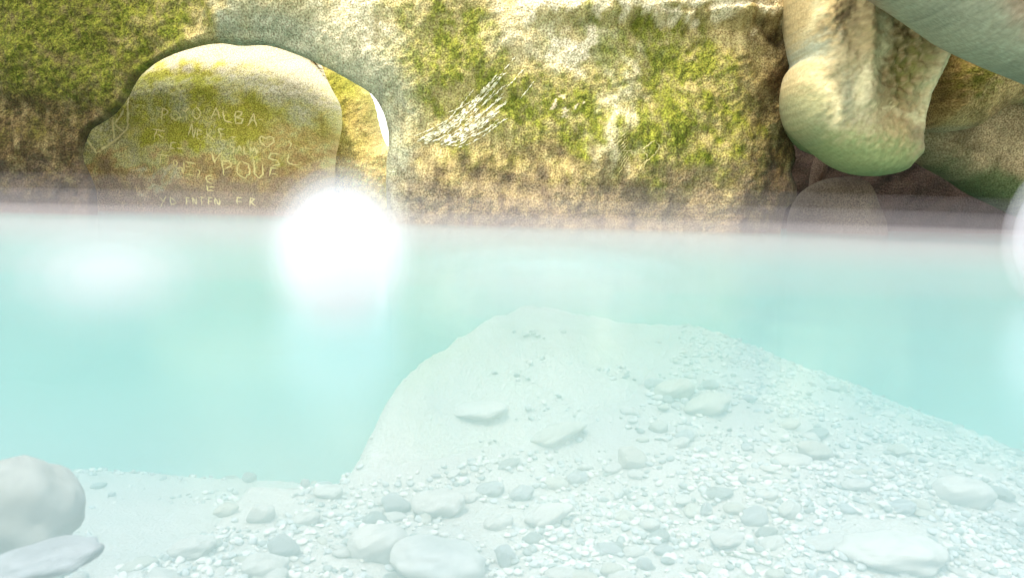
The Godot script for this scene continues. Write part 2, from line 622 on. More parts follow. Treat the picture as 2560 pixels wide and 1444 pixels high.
		c = c.lerp(grey, clampf(smoothed * 1.15 + 0.5 * n1 * smoothed, 0.0, 1.0) * 0.85)
		c = c.lerp(cream, clampf(pale * (1.1 + 0.9 * mott), 0.0, 1.0))
		var streak: float = nz.grain.get_noise_2d(x * 0.6 + 70.0, y * 0.09)
		c = c * (1.0 + 0.45 * streak * smoothstep(180.0, 330.0, p.y))
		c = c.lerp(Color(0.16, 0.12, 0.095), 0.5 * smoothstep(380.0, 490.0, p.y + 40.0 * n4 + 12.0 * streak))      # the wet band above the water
		# sharp pale scab where the moss has come off
		var scab := blob(p - warp * 0.35, 1420, 145, 52, 34) + 0.7 * blob(p - warp * 0.4, 1455, 125, 18, 26) + 0.65 * blob(p - warp * 0.4, 1400, 270, 34, 14) + 0.6 * blob(p - warp * 0.4, 1450, 285, 30, 10)
		if scab + 0.16 * n3 + 0.1 * n2 > 0.55:
			c = c.lerp(Color(0.76, 0.6, 0.4), 0.85)
		if y < 0.0: c = c.lerp(Color(0.46, 0.42, 0.34), 0.85 * smoothstep(0.0, -0.04, y))
		c = Color(minf(c.r, 0.68), minf(c.g, 0.58), minf(c.b, 0.38))
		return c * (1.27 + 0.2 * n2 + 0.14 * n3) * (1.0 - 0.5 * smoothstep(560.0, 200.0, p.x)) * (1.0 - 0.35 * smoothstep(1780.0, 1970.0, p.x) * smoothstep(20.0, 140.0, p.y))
	var cliff := thing("arched_cliff", "long mossy tan cliff with a low arch at its foot", "cliff", Vector3.ZERO)
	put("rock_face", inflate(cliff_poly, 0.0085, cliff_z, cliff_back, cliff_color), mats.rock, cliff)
	# a fan of scratches right of the arch, their sun glint painted in as pale colour
	var fan := []
	for i in 34:
		var t := i / 33.0
		var a := Vector2(1030.0 + 110.0 * t + rng.randf_range(-16, 16), 340.0 + 24.0 * sqrt(t) + rng.randf_range(-9, 9))
		var b := Vector2(1262.0 + rng.randf_range(-30, 10), lerpf(182.0, 300.0, t) + rng.randf_range(-10, 10))
		if i % 4 == 1: b = a.lerp(b, rng.randf_range(0.4, 0.8))
		if i % 5 == 2: a = a.lerp(b, rng.randf_range(0.2, 0.5))
		var mid := a.lerp(b, 0.45) + Vector2(10, 12) * (1.0 - 0.5 * t)
		fan.append([a.x, a.y, a.lerp(mid, 0.5).x, a.lerp(mid, 0.5).y + 3.0, mid.x, mid.y, b.x, b.y])
	fan.append([1250, 195, 1285, 150, 1292, 140])
	fan.append([1268, 222, 1310, 175])
	fan.append([1300, 250, 1335, 205])
	for path in fan:
		put("glint_scratch", strokes([path], 3.46, 0.0036, cliff_z, cliff_poly, 0.35), mats.scratch, cliff)
	var soft := StandardMaterial3D.new()
	soft.resource_name = "faint_scratch"
	soft.albedo_color = Color(0.74, 0.68, 0.46)
	soft.roughness = 1.0
	for path in [[1600, 425, 1615, 395, 1600, 375, 1630, 355, 1642, 370, 1630, 390, 1600, 412, 1588, 440], [1545, 380, 1575, 378, 1580, 395], [1650, 360, 1664, 385]]:
		put("curved_scratch", strokes([path], 3.46, 0.004, cliff_z, cliff_poly, 0.2), soft, cliff)
	for i in 9:
		put("faint_scratch", strokes([[1520.0 + i * 2, 365.0 + i * 9, 1550.0 + i, 340.0 + i * 7.0]], D, 0.004, cliff_z, cliff_poly, 0.2), soft, cliff)

	# --- the boulder seen through the arch, cut with names
	var B := 4.6
	var bpoly := outline([-140, 1000, -120, 350, 20, 180, 240, 60, 460, 10, 620, 20, 720, 70, 785, 150, 802, 182, 835, 235, 848, 262, 851, 310, 843, 350, 833, 395, 830, 480, 828, 700, 828, 1000], B)
	var bz := func(x: float, y: float, d: float) -> float:
		var p := to_px(Vector3(x, y, -B))
		var k := minf(1.0, d / 0.06)
		return -B + 0.3 * bulge(d, 0.55) - 0.32 * smoothstep(260.0, 60.0, p.y) + k * (0.05 * nz.low.get_noise_2d(x + 4.0, y) + 0.022 * nz.mid.get_noise_2d(x + 9.0, y) + 0.005 * nz.fine.get_noise_2d(x + 2.0, y) - 0.03 * blob(p, 520, 205, 60, 16))
	var bback := func(x: float, y: float, d: float) -> float:
		return -B - 0.5 * bulge(d, 0.5)
	var bcol := func(x: float, y: float, d: float) -> Color:
		var p := to_px(Vector3(x, y, -B))
		p += Vector2(nz.patch2.get_noise_2d(x, y + 5.0), nz.patch2.get_noise_2d(x + 30.0, y)) * 50.0
		var n2: float = nz.grain.get_noise_2d(x + 4.0, y * 0.9)
		var n3: float = nz.fine.get_noise_2d(x + 13.0, y)
		var n1: float = nz.patch.get_noise_2d(x + 6.0, y)
		var c := Color(0.68, 0.52, 0.22)
		var green := 0.75 * blob(p, 480, 260, 200, 90) + 0.7 * blob(p, 720, 310, 160, 70) + 0.3 * blob(p, 420, 200, 90, 60) + 0.5 * blob(p, 520, 200, 60, 25) + 0.5 * blob(p, 560, 350, 260, 40)
		c = c.lerp(Color(0.34, 0.3, 0.045), clampf(green * (1.0 + 1.2 * n1 + 0.6 * n3), 0.0, 1.0))
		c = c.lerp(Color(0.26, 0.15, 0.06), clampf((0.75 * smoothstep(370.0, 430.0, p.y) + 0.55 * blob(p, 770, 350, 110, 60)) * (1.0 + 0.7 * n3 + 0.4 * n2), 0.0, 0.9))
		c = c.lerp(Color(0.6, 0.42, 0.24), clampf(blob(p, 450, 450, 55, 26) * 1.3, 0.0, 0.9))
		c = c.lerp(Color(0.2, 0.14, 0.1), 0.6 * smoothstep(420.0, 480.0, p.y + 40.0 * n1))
		c = c.lerp(Color(0.8, 0.66, 0.36), 0.85 * clampf(smoothstep(215.0, 120.0, p.y) + 0.7 * blob(p, 780, 230, 60, 70), 0.0, 1.0))  # stronger light from above painted into the top of the boulder
		c = c * 2.0 * (1.0 + 0.3 * n2 + 0.22 * n3)
		return Color(minf(c.r, 0.85), minf(c.g, 0.74), minf(c.b, 0.5))
	var boulder := thing("carved_boulder", "sunlit yellow boulder behind the arch, scratched all over with names", "boulder", Vector3.ZERO)
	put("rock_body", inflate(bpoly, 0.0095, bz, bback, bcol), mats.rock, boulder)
	var words := {
		"POYO ALBA": [[414, 304, 416, 274, 428, 278, 430, 286, 416, 290], [440, 282, 452, 281, 462, 288, 462, 297, 450, 302, 440, 300, 438, 288], [470, 276, 480, 286, 488, 272], [480, 286, 478, 304], [502, 275, 496, 285, 497, 296, 506, 302, 514, 294, 514, 280, 506, 273, 502, 275],
			[540, 303, 553, 272, 566, 303], [545, 292, 560, 290], [570, 280, 578, 306, 594, 310], [600, 282, 600, 312], [600, 282, 614, 284, 612, 293, 601, 296, 617, 301, 614, 311, 600, 312], [628, 318, 643, 286, 650, 320], [633, 306, 650, 303], [655, 302, 664, 300]],
		"NEKE": [[484, 342, 494, 314, 500, 348, 505, 322], [508, 348, 510, 328, 522, 332], [510, 338, 520, 340], [508, 348, 516, 351], [533, 328, 534, 352], [546, 332, 535, 341, 552, 356], [566, 352, 564, 326, 577, 326], [565, 338, 576, 338], [566, 352, 578, 354], [590, 346, 604, 346]],
		"TC": [[393, 325, 424, 330], [404, 326, 398, 350], [405, 338, 422, 346], [456, 358, 440, 360, 438, 372, 452, 374], [456, 372, 476, 376]],
		"SALMA": [[600, 360, 590, 360, 588, 368, 598, 372, 596, 382, 586, 382], [604, 384, 612, 366, 616, 384], [607, 378, 616, 378], [622, 366, 621, 386, 630, 387], [634, 386, 636, 370, 641, 380, 646, 368, 650, 388], [656, 382, 650, 384], [653, 374, 648, 388]],
		"heart": [[672, 370, 660, 358, 656, 348, 662, 342, 670, 349, 677, 342, 688, 346, 688, 356, 672, 370]],
		"K": [[552, 412, 545, 384], [540, 380, 551, 406, 568, 380], [725, 347, 720, 352, 727, 360, 720, 372]],
		"TLOTE": [[408, 388, 437, 392], [416, 390, 412, 412], [436, 392, 430, 412], [452, 400, 446, 408, 452, 418, 460, 410, 452, 400], [474, 404, 476, 436], [476, 405, 506, 412], [478, 418, 492, 418], [480, 436, 500, 440], [460, 424, 468, 420, 474, 436], [505, 424, 514, 430, 508, 446]],
		"POUSE": [[568, 402, 572, 440], [566, 404, 584, 404, 590, 414, 574, 424], [612, 404, 602, 418, 604, 436, 620, 446, 634, 434, 630, 412, 612, 404], [642, 392, 644, 436, 654, 446, 662, 436, 662, 410], [700, 386, 682, 384, 676, 396, 694, 402, 700, 410, 680, 418], [720, 382, 716, 402, 724, 410, 740, 412], [676, 440, 680, 420, 696, 422], [680, 434, 694, 436]],
		"E": [[545, 438, 530, 442, 532, 456, 544, 458], [532, 449, 546, 448], [530, 462, 532, 476, 548, 476], [532, 468, 548, 467]],
		"YDENTEN ER": [[410, 492, 418, 505, 428, 490], [418, 505, 410, 520], [440, 492, 438, 512, 452, 506, 440, 492], [478, 512, 478, 494, 488, 494], [478, 503, 488, 503], [494, 512, 494, 494, 504, 511, 504, 494], [510, 494, 524, 494], [517, 494, 517, 512], [534, 512, 534, 494, 545, 495], [534, 503, 544, 503], [550, 512, 550, 494, 560, 512, 561, 495], [600, 512, 600, 494, 614, 494], [600, 503, 612, 503], [630, 514, 630, 494, 642, 498, 630, 504, 644, 514]],
	}
	for w in words:
		carve("carved_heart" if w == "heart" else "carved_word", "scratched heart" if w == "heart" else "scratched letters reading " + w, words[w], 4.36, 0.0068, bz, bpoly, boulder)
	carve("carved_letter", "large pale carved initial K inside an arrow", [[308, 300, 312, 352], [340, 280, 312, 315, 336, 335], [342, 230, 352, 255, 350, 300, 345, 330, 320, 352, 280, 386], [240, 330, 265, 370, 280, 388], [284, 305, 287, 318]], 4.45, 0.011, bz, bpoly, boulder)

	# --- the slab behind, next to the bright gap
	simple("rock_slab", "tan mossy rock slab between the carved boulder and the bright gap", 5.0,
		[735, 1000, 735, 60, 800, 110, 860, 155, 905, 205, 930, 241, 938, 266, 946, 305, 956, 341, 967, 364, 985, 374, 1010, 450, 1010, 1000], 0.012, 0.3, 0.2, 0.3,
		func(p: Vector2, x: float, y: float, n1: float, n2: float, n3: float) -> Color:
			var c := Color(0.5, 0.38, 0.15).lerp(Color(0.3, 0.28, 0.05), clampf(0.8 * blob(p, 860, 220, 60, 120) + 0.6 * n1 + 0.2, 0.0, 1.0))
			return c.lerp(Color(0.62, 0.46, 0.24), smoothstep(330.0, 420.0, p.y) * 0.5) * (1.0 + 0.4 * n2 + 0.3 * n3), 1.75)

	# --- the rocks to the right of the crack
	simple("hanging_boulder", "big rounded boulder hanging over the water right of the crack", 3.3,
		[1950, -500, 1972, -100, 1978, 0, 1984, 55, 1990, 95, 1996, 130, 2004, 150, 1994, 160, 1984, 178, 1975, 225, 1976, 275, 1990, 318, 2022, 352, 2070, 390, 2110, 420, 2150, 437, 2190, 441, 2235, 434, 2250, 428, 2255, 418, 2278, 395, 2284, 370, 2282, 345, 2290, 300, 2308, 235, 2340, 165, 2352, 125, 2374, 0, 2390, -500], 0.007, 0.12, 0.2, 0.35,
		func(p: Vector2, x: float, y: float, n1: float, n2: float, n3: float) -> Color:
			var q := p + Vector2(n1, n3) * 26.0
			var c := Color(0.6, 0.45, 0.22)
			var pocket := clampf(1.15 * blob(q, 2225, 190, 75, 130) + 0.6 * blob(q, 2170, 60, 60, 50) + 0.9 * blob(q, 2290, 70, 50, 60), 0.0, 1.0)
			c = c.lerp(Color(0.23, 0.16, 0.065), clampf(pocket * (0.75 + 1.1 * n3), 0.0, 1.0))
			c = c.lerp(Color(0.17, 0.12, 0.06), clampf(0.9 * blob(q, 2060, 70, 38, 55) * (0.8 + n3), 0.0, 1.0))
			c = c.lerp(Color(0.36, 0.34, 0.09), clampf(blob(q, 2240, 200, 50, 55) * (0.6 + n3), 0.0, 0.8))
			c = c.lerp(Color(0.42, 0.4, 0.25), clampf(blob(q, 2080, 260, 70, 80), 0.0, 0.9))
			c = c.lerp(Color(0.25, 0.32, 0.13), smoothstep(300.0, 385.0, q.y + (q.x - 2100.0) * -0.12) * 0.85)  # green bounce light from the water painted onto the underside
			c = c.lerp(Color(0.26, 0.3, 0.15), smoothstep(2025.0, 1990.0, q.x - (q.y - 200.0) * 0.2) * smoothstep(180.0, 260.0, q.y) * 0.6)
			c = c.lerp(Color(0.3, 0.25, 0.15), 0.8 * blob(q, 2265, 350, 34, 50))
			var light := 1.2 * exp(-pow((q.x - 2322.0 + (q.y - 160.0) * 0.28) / 42.0, 2)) * smoothstep(345.0, 290.0, p.y)  # bright rim and ridge highlights painted into the colour
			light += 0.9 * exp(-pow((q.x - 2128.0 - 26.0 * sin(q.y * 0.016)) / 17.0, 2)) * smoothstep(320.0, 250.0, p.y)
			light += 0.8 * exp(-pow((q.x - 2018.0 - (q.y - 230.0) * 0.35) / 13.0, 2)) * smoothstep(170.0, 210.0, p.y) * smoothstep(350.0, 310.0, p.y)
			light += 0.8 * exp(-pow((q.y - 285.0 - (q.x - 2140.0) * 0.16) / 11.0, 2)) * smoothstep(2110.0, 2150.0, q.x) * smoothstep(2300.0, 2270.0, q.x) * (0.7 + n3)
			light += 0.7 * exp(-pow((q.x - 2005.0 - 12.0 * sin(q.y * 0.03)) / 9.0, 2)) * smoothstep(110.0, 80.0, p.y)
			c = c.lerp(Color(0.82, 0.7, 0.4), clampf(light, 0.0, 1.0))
			c = c.lerp(Color(0.5, 0.52, 0.38), 0.85 * blob(q, 2020, 140, 44, 30))
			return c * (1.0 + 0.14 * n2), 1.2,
		func(p: Vector2, x: float, y: float) -> float:
			return -0.07 * blob(p, 2225, 190, 80, 130) + 0.035 * exp(-pow((p.x - 2125.0) / 22.0, 2)) * smoothstep(330.0, 250.0, p.y) + 0.05 * exp(-pow((p.x - 2325.0 + (p.y - 160.0) * 0.28) / 24.0, 2)) + 0.018 * float(nz.fine.get_noise_2d(x * 0.8, y * 0.8)) * blob(p, 2225, 220, 90, 110))
	simple("wedged_rock", "green smooth rock wedged in the crack behind the hanging boulder", 3.5,
		[1975, 215, 1958, 262, 1955, 300, 1968, 332, 1996, 370, 2035, 389, 2080, 388, 2160, 330, 2130, 230, 2040, 190], 0.01, 0.16, 0.12, 0.15,
		func(p: Vector2, x: float, y: float, n1: float, n2: float, n3: float) -> Color:
			return Color(0.19, 0.25, 0.1).lerp(Color(0.3, 0.24, 0.12), clampf(0.3 + n1, 0.0, 1.0)) * (1.0 + 0.2 * n2))
	simple("rock_bulge", "brown lumpy rock hanging under the grey overhang", 3.5,
		[2270, -200, 2750, -200, 2760, 300, 2600, 250, 2520, 262, 2468, 296, 2440, 318, 2400, 326, 2350, 331, 2318, 322, 2308, 285, 2318, 210, 2330, 120], 0.01, 0.2, 0.2, 0.3,
		func(p: Vector2, x: float, y: float, n1: float, n2: float, n3: float) -> Color:
			var c := Color(0.52, 0.36, 0.15).lerp(Color(0.2, 0.125, 0.05), clampf(0.5 * blob(p, 2360, 190, 70, 60) + 0.9 * n1 + 0.35 * n3 + 0.15, 0.0, 1.0))
			c = c.lerp(Color(0.22, 0.22, 0.03), clampf(blob(p, 2390, 200, 50, 60) * (0.7 + n3), 0.0, 0.8))
			return c.lerp(Color(0.62, 0.46, 0.26), smoothstep(312.0, 328.0, p.y) * 0.8) * (1.0 + 0.4 * n2))
	simple("right_cliff", "grey brown rock face sloping into the water at the right edge", 3.8,
		[2120, -150, 2850, -150, 2900, 660, 2640, 575, 2560, 545, 2500, 516, 2440, 488, 2395, 455, 2330, 421, 2285, 388, 2210, 330, 2150, 200], 0.011, 0.2, 0.22, 0.3,
		func(p: Vector2, x: float, y: float, n1: float, n2: float, n3: float) -> Color:
			var c := Color(0.5, 0.37, 0.2).lerp(Color(0.26, 0.185, 0.095), clampf(0.45 + n1 + 0.3 * n3, 0.0, 1.0))
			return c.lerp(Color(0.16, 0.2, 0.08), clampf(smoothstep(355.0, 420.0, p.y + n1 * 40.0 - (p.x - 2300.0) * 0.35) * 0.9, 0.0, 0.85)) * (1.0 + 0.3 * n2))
	simple("overhanging_block", "smooth grey green block overhanging the upper right corner", 2.6,
		[2090, -500, 2150, -70, 2190, -42, 2245, -12, 2312, 30, 2370, 70, 2430, 112, 2500, 146, 2560, 172, 2620, 196, 2750, 250, 3000, 320, 3050, -500], 0.01, 0.5, 0.3, 0.6,
		func(p: Vector2, x: float, y: float, n1: float, n2: float, n3: float) -> Color:
			var c := Color(0.5, 0.5, 0.34).lerp(Color(0.4, 0.41, 0.28), clampf(0.3 + 0.9 * n1 + 0.5 * n3, 0.0, 1.0))
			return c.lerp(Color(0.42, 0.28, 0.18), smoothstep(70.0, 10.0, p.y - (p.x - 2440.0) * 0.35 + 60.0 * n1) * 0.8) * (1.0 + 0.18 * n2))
	simple("pale_rock", "pale rounded rock standing in the dark hollow at the waterline", 3.95,
		[1965, 1000, 1972, 560, 1990, 500, 2020, 468, 2065, 446, 2120, 440, 2160, 447, 2180, 470, 2195, 515, 2215, 560, 2230, 1000], 0.014, 0.15, 0.15, 0.2,
		func(p: Vector2, x: float, y: float, n1: float, n2: float, n3: float) -> Color:
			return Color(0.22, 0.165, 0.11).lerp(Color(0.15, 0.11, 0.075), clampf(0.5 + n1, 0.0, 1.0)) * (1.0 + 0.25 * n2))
	simple("rock_stub", "slim leaning stone stub in the dark hollow", 4.1,
		[2022, 480, 2027, 430, 2038, 392, 2055, 380, 2072, 392, 2068, 425, 2054, 455, 2048, 500, 2030, 520], 0.008, 0.05, 0.05, 0.05,
		func(p: Vector2, x: float, y: float, n1: float, n2: float, n3: float) -> Color:
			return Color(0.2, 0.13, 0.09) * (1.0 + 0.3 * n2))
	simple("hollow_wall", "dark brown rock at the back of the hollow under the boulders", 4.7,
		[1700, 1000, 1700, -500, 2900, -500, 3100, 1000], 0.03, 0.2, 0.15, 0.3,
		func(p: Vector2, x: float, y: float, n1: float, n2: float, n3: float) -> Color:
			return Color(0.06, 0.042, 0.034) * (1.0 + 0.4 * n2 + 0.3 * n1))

func simple(called: String, label: String, dist: float, px: Array, s: float, w: float, deep: float, back: float, col: Callable, gain := 0.96, relief = null) -> MeshInstance3D:
	var poly := outline(px, dist)
	var shift := dist * 3.7
	var zf := func(x: float, y: float, d: float) -> float:
		var k := minf(1.0, d / 0.05)
		var extra: float = relief.call(to_px(Vector3(x, y, -dist)), x, y) if relief != null else 0.0
		return -dist + deep * bulge(d, w) + extra * k + k * (0.04 * nz.low.get_noise_2d(x + shift, y) + 0.02 * nz.mid.get_noise_2d(x + shift, y) + 0.005 * nz.fine.get_noise_2d(x, y + shift) + 0.002 * nz.grain.get_noise_2d(x, y))
	var zb := func(x: float, y: float, d: float) -> float:
		return -dist - back * bulge(d, w)
	var cc := func(x: float, y: float, d: float) -> Color:
		return col.call(to_px(Vector3(x, y, -dist)), x, y, nz.patch.get_noise_2d(x + shift, y), nz.grain.get_noise_2d(x + shift, y), nz.fine.get_noise_2d(x + shift, y)) * gain
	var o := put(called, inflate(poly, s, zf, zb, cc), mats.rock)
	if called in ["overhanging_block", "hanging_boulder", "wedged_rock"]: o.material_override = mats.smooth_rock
	tag(o, label, "rock")
	return o

func make_bed_things() -> void:
	# the big boulder under water, half buried in the gravel
	mats.sunk = rock_material("silted_rock", 0.5, 0.4)
	mats.sunk.albedo_texture = mats.bed.albedo_texture
	var top := func(x: float, zz: float, d: float) -> float:
		return bed_y(x, zz) - 0.02 * (1.0 - smoothstep(0.0, 0.03, d)) + minf(d / 0.2, 1.0) * (0.013 * nz.mid.get_noise_2d(x, zz * 0.8) + 0.006 * nz.fine.get_noise_2d(x * 0.6, zz * 0.6))
	var under := func(x: float, zz: float, d: float) -> float:
		return bed_y(x, zz) - 0.02 - 0.25 * bulge(d, 0.3)
	var tint := func(x: float, zz: float, d: float) -> Color:
		var g: float = clampf(0.5 * blob(Vector2(x, zz), -0.2, -1.75, 0.09, 0.3) + 0.3 * nz.patch.get_noise_2d(x, zz), 0.0, 1.0)
		return Color(0.47, 0.415, 0.39).lerp(Color(0.43, 0.43, 0.3), g)
	var flat := inflate(foot, 0.012, top, under, tint)
	# the outline lies on the ground, so turn the solid up
	var arr := flat.surface_get_arrays(0)
	var v: PackedVector3Array = arr[Mesh.ARRAY_VERTEX]
	for i in v.size(): v[i] = Vector3(v[i].x, v[i].z, v[i].y)
	var ids: PackedInt32Array = arr[Mesh.ARRAY_INDEX]
	for i in range(0, ids.size(), 3):
		var t := ids[i + 1]
		ids[i + 1] = ids[i + 2]
		ids[i + 2] = t
	tag(put("sunken_boulder", built(v, arr[Mesh.ARRAY_COLOR], ids), mats.sunk), "large pale silt covered boulder rising from the pool bed", "boulder")

	mats.stones = []
	for t in [Color(0.5, 0.435, 0.415), Color(0.33, 0.31, 0.325), Color(0.45, 0.39, 0.34), Color(0.23, 0.22, 0.215), Color(0.36, 0.335, 0.31)]:
		var m := StandardMaterial3D.new()
		m.resource_name = "pebble"
		m.vertex_color_use_as_albedo = true
		m.albedo_color = (t * 0.85).linear_to_srgb()
		m.roughness = 0.9
		m.uv1_triplanar = true
		m.uv1_scale = Vector3.ONE * 2.0
		m.heightmap_enabled = true
		m.heightmap_scale = 0.12
		m.heightmap_texture = mats.rock.heightmap_texture
		mats.stones.append(m)
	for i in 10: pebble_meshes.append(pebble(i, 0.5 if i % 3 else 0.85, 16))
	var fine_meshes := []
	for i in 10: fine_meshes.append(pebble(40 + i, 0.85 if i % 2 else 0.3, 40))

	# stones that can be told apart: [x, y of the middle, width, height in the photograph, turn, tone, rounder or flatter, label]
	var S := [
		[10, 1288, 300, 265, 0.0, 4, 6, "large smooth grey round stone cut by the left edge", 0.64],
		[75, 1418, 280, 62, 0.1, 1, 2, "long flat stone lying in front of the large grey stone", 0.57],
		[95, 1440, 130, 50, 0.0, 0, 0, "white rounded stone in the bottom left corner"],
		[1090, 1420, 255, 110, -0.1, 0, 2, "large white oblong cobble at the bottom edge"],
		[942, 1368, 165, 95, 0.1, 0, 4, "half buried pale cobble behind the white oblong cobble"],
		[1092, 1264, 135, 70, 0.0, 0, 2, "rounded white cobble in front of the sunken boulder"],
		[986, 1265, 74, 56, 0.0, 1, 3, "bluish grey pebble touching the rounded white cobble"],
		[985, 1296, 62, 24, -0.2, 0, 6, "thin white pebble below the bluish grey pebble"],
		[1225, 1226, 70, 40, 0.1, 1, 2, "blue grey domed pebble right of the rounded white cobble"],
		[1305, 1236, 64, 36, 0.15, 1, 0, "smooth blue grey pebble leaning on gravel"],
		[1390, 1214, 70, 34, 0.0, 2, 4, "cream oval pebble beside a grey oval pebble"],
		[1444, 1196, 52, 36, 0.05, 1, 2, "grey oval pebble beside a cream oval pebble"],
		[1372, 1295, 125, 60, 0.35, 0, 3, "tilted white slab stone with a shaded underside"],
		[1245, 1312, 84, 42, 0.3, 0, 4, "white long pebble left of the tilted slab"],
		[1262, 1395, 56, 66, 0.2, 1, 1, "upright grey wedge pebble near the bottom edge"],
		[702, 1375, 80, 72, -0.15, 1, 3, "blocky square edged stone in the left foreground"],
		[470, 1375, 120, 52, 0.2, 0, 6, "low pale flat stone in the left foreground"],
		[650, 1425, 130, 60, 0.1, 0, 4, "pale rounded stone at the bottom edge left of centre"],
		[645, 1290, 72, 52, 0.3, 0, 7, "pointed white pebble on the left gravel"],
		[760, 1302, 78, 34, 0.25, 0, 4, "long white pebble right of the pointed pebble"],
		[560, 1278, 60, 32, 0.1, 2, 0, "small cream pebble on the edge of the sand"],
		[817, 1232, 74, 34, 0.0, 0, 2, "white oval pebble on the ridge beside the boulder"],
		[620, 1196, 34, 30, 0.4, 3, 3, "dark pebble standing up on the ridge"],
		[762, 1212, 26, 28, 0.0, 3, 1, "small dark round pebble on the ridge"],
		[240, 1216, 44, 14, 0.2, 3, 4, "dark thin pebble on the sandy ridge"],
		[276, 1236, 22, 14, 0.2, 1, 2, "tiny grey pebble on the sandy ridge"],
		[1582, 1152, 84, 60, -0.4, 2, 3, "wedge shaped pale stone on the slope"],
		[1540, 1172, 62, 26, 0.1, 0, 6, "white flat pebble at the foot of the wedge shaped stone"],
		[1592, 1188, 44, 24, 0.0, 0, 2, "round white pebble under the wedge shaped stone"],
		[1395, 1092, 140, 52, 0.35, 2, 3, "angular stone with a dark side on the sunken boulder"],
		[1195, 1030, 150, 40, 0.1, 0, 2, "broad rounded stone half sunk in the boulder's silt"],
		[1632, 962, 40, 38, 0.0, 1, 2, "small round stone on the upper slope"],
		[1690, 978, 110, 50, 0.2, 2, 4, "pale domed stone beside the small round stone"],
		[1775, 1016, 120, 50, 0.2, 2, 0, "broad cream stone on the upper slope"],
		[1990, 1155, 92, 34, 0.0, 0, 2, "white oval pebble on the right slope"],
		[2040, 1132, 100, 50, -0.2, 2, 3, "angular pale stone behind the white oval pebble"],
		[1795, 1238, 80, 24, 0.2, 3, 7, "dark grey pointed pebble on the slope"],
		[1920, 1240, 68, 26, 0.1, 0, 4, "small white oval pebble right of the dark pointed pebble"],
		[1838, 1274, 54, 34, 0.0, 2, 2, "cream round pebble in the middle of the slope"],
		[1766, 1274, 34, 36, -0.4, 1, 1, "blue grey upright pebble beside the cream round pebble"],
		[1980, 1278, 62, 44, 0.1, 0, 0, "white chunky pebble on the lower slope"],
		[1918, 1336, 54, 36, 0.4, 3, 3, "dark grey angled pebble near the twigs"],
		[2256, 1272, 76, 36, 0.2, 1, 2, "blue grey oval pebble at the right"],
		[2325, 1292, 70, 20, -0.2, 2, 7, "long pale pebble right of the blue grey oval pebble"],
		[2425, 1238, 150, 72, 0.0, 0, 4, "large white low stone near the right edge"],
		[2508, 1236, 68, 32, -0.25, 3, 2, "dark flat pebble beside the large white low stone"],
		[2250, 1395, 260, 78, 0.05, 0, 6, "large pale flat stone in the bottom right"],
		[2190, 1350, 90, 24, 0.1, 0, 4, "long white pebble behind the large flat stone"],
		[1545, 1372, 46, 26, -0.5, 3, 7, "dark curved pebble near the bottom edge"],
		[1590, 1378, 34, 20, 0.2, 3, 4, "dark small pebble right of the curved pebble"],
		[1612, 1412, 42, 38, 0.2, 1, 2, "round blue grey pebble at the bottom edge"],
		[1660, 1378, 50, 26, 0.0, 1, 0, "pale blue pebble left of the twigs"],
		[1405, 1440, 90, 24, 0.0, 0, 4, "white flat stone cut by the bottom edge"],
		[1820, 1352, 90, 44, 0.0, 0, 2, "white domed stone above the twigs"],
		[2080, 1365, 120, 30, 0.1, 0, 6, "long low white stone on the lower right slope"],
		[1170, 1248, 50, 24, 0.1, 0, 0, "flat white pebble behind the thin gravel"],
		[2250, 1130, 60, 34, 0.0, 2, 3, "faint pale stone high on the right slope"],
		[1700, 1110, 60, 24, 0.3, 0, 4, "narrow white pebble in the dark gravel"],
		[1870, 1120, 34, 26, 0.0, 1, 2, "small grey pebble above the white oval pebble"],
		[2150, 1215, 80, 26, 0.1, 0, 4, "flat pale pebble in the middle right"],
	]
	var spots := []
	for r in S:
		var at := on_bed(r[0], r[1] + r[3] * 0.36)
		if r.size() > 8:
			at = P(r[0], r[1] + r[3] * 0.36, r[8])
			at.y = maxf(at.y, bed_y(at.x, at.z))
		var dist := -at.z
		var w: float = r[2] / 1984.0 * dist
		var h: float = r[3] / 1984.0 * dist
		var o := put("pebble" if r[2] < 90 else "stone", fine_meshes[int(r[6])], mats.stones[int(r[5])])
		tag(o, r[7], "pebble" if r[2] < 90 else "stone", "stones on the pool bed")
		o.basis = Basis(Vector3.BACK, r[4]) * Basis(Vector3.UP, rng.randf_range(-0.4, 0.4)) * Basis.from_scale(Vector3(w * 0.53, h * 0.56, w * 0.42))
		o.position = Vector3(at.x, at.y + h * 0.34, at.z - w * 0.2)
		spots.append([at, r[7]])

	# the rest of the pebbles that can be picked out
	var tones := ["white", "blue grey", "cream", "dark grey"]
	var n := 0
	var tries := 0
	while n < 240 and tries < 5000:
		tries += 1
		var z := -rng.randf_range(0.88, 1.9)
		var x := rng.randf_range(-0.68, 0.68) * -z
		if blob(Vector2(x, z), -0.62, -1.3, 0.3, 0.26) > 0.35 or Geometry2D.is_point_in_polygon(Vector2(x, z), foot): continue
		if nz.patch.get_noise_2d(x, z) < -0.12: continue
		var size := 0.007 + 0.013 * pow(rng.randf(), 2.2)
		var tone: int = [0, 0, 0, 1, 1, 2, 2, 3][rng.randi() % 8]
		var o := put("pebble", pebble_meshes[rng.randi() % 10], mats.stones[tone])
		var flatness := rng.randf_range(0.4, 0.75)
		var best := INF
		var whose := ""
		var rel := ""
		for g in spots:
			var e := Vector2(x - g[0].x, z - g[0].z)
			if e.length() < best:
				best = e.length()
				whose = g[1]
				rel = ("right of" if e.x > 0.0 else "left of") if absf(e.x) > absf(e.y) * 0.8 else ("in front of" if e.y > 0.0 else "behind")
		var form := "flat" if flatness < 0.5 else ("round" if flatness > 0.64 else "oval")
		var text := "%s%s %s pebble %s the %s" % ["tiny " if size < 0.0085 else "", form, tones[tone], rel, whose]
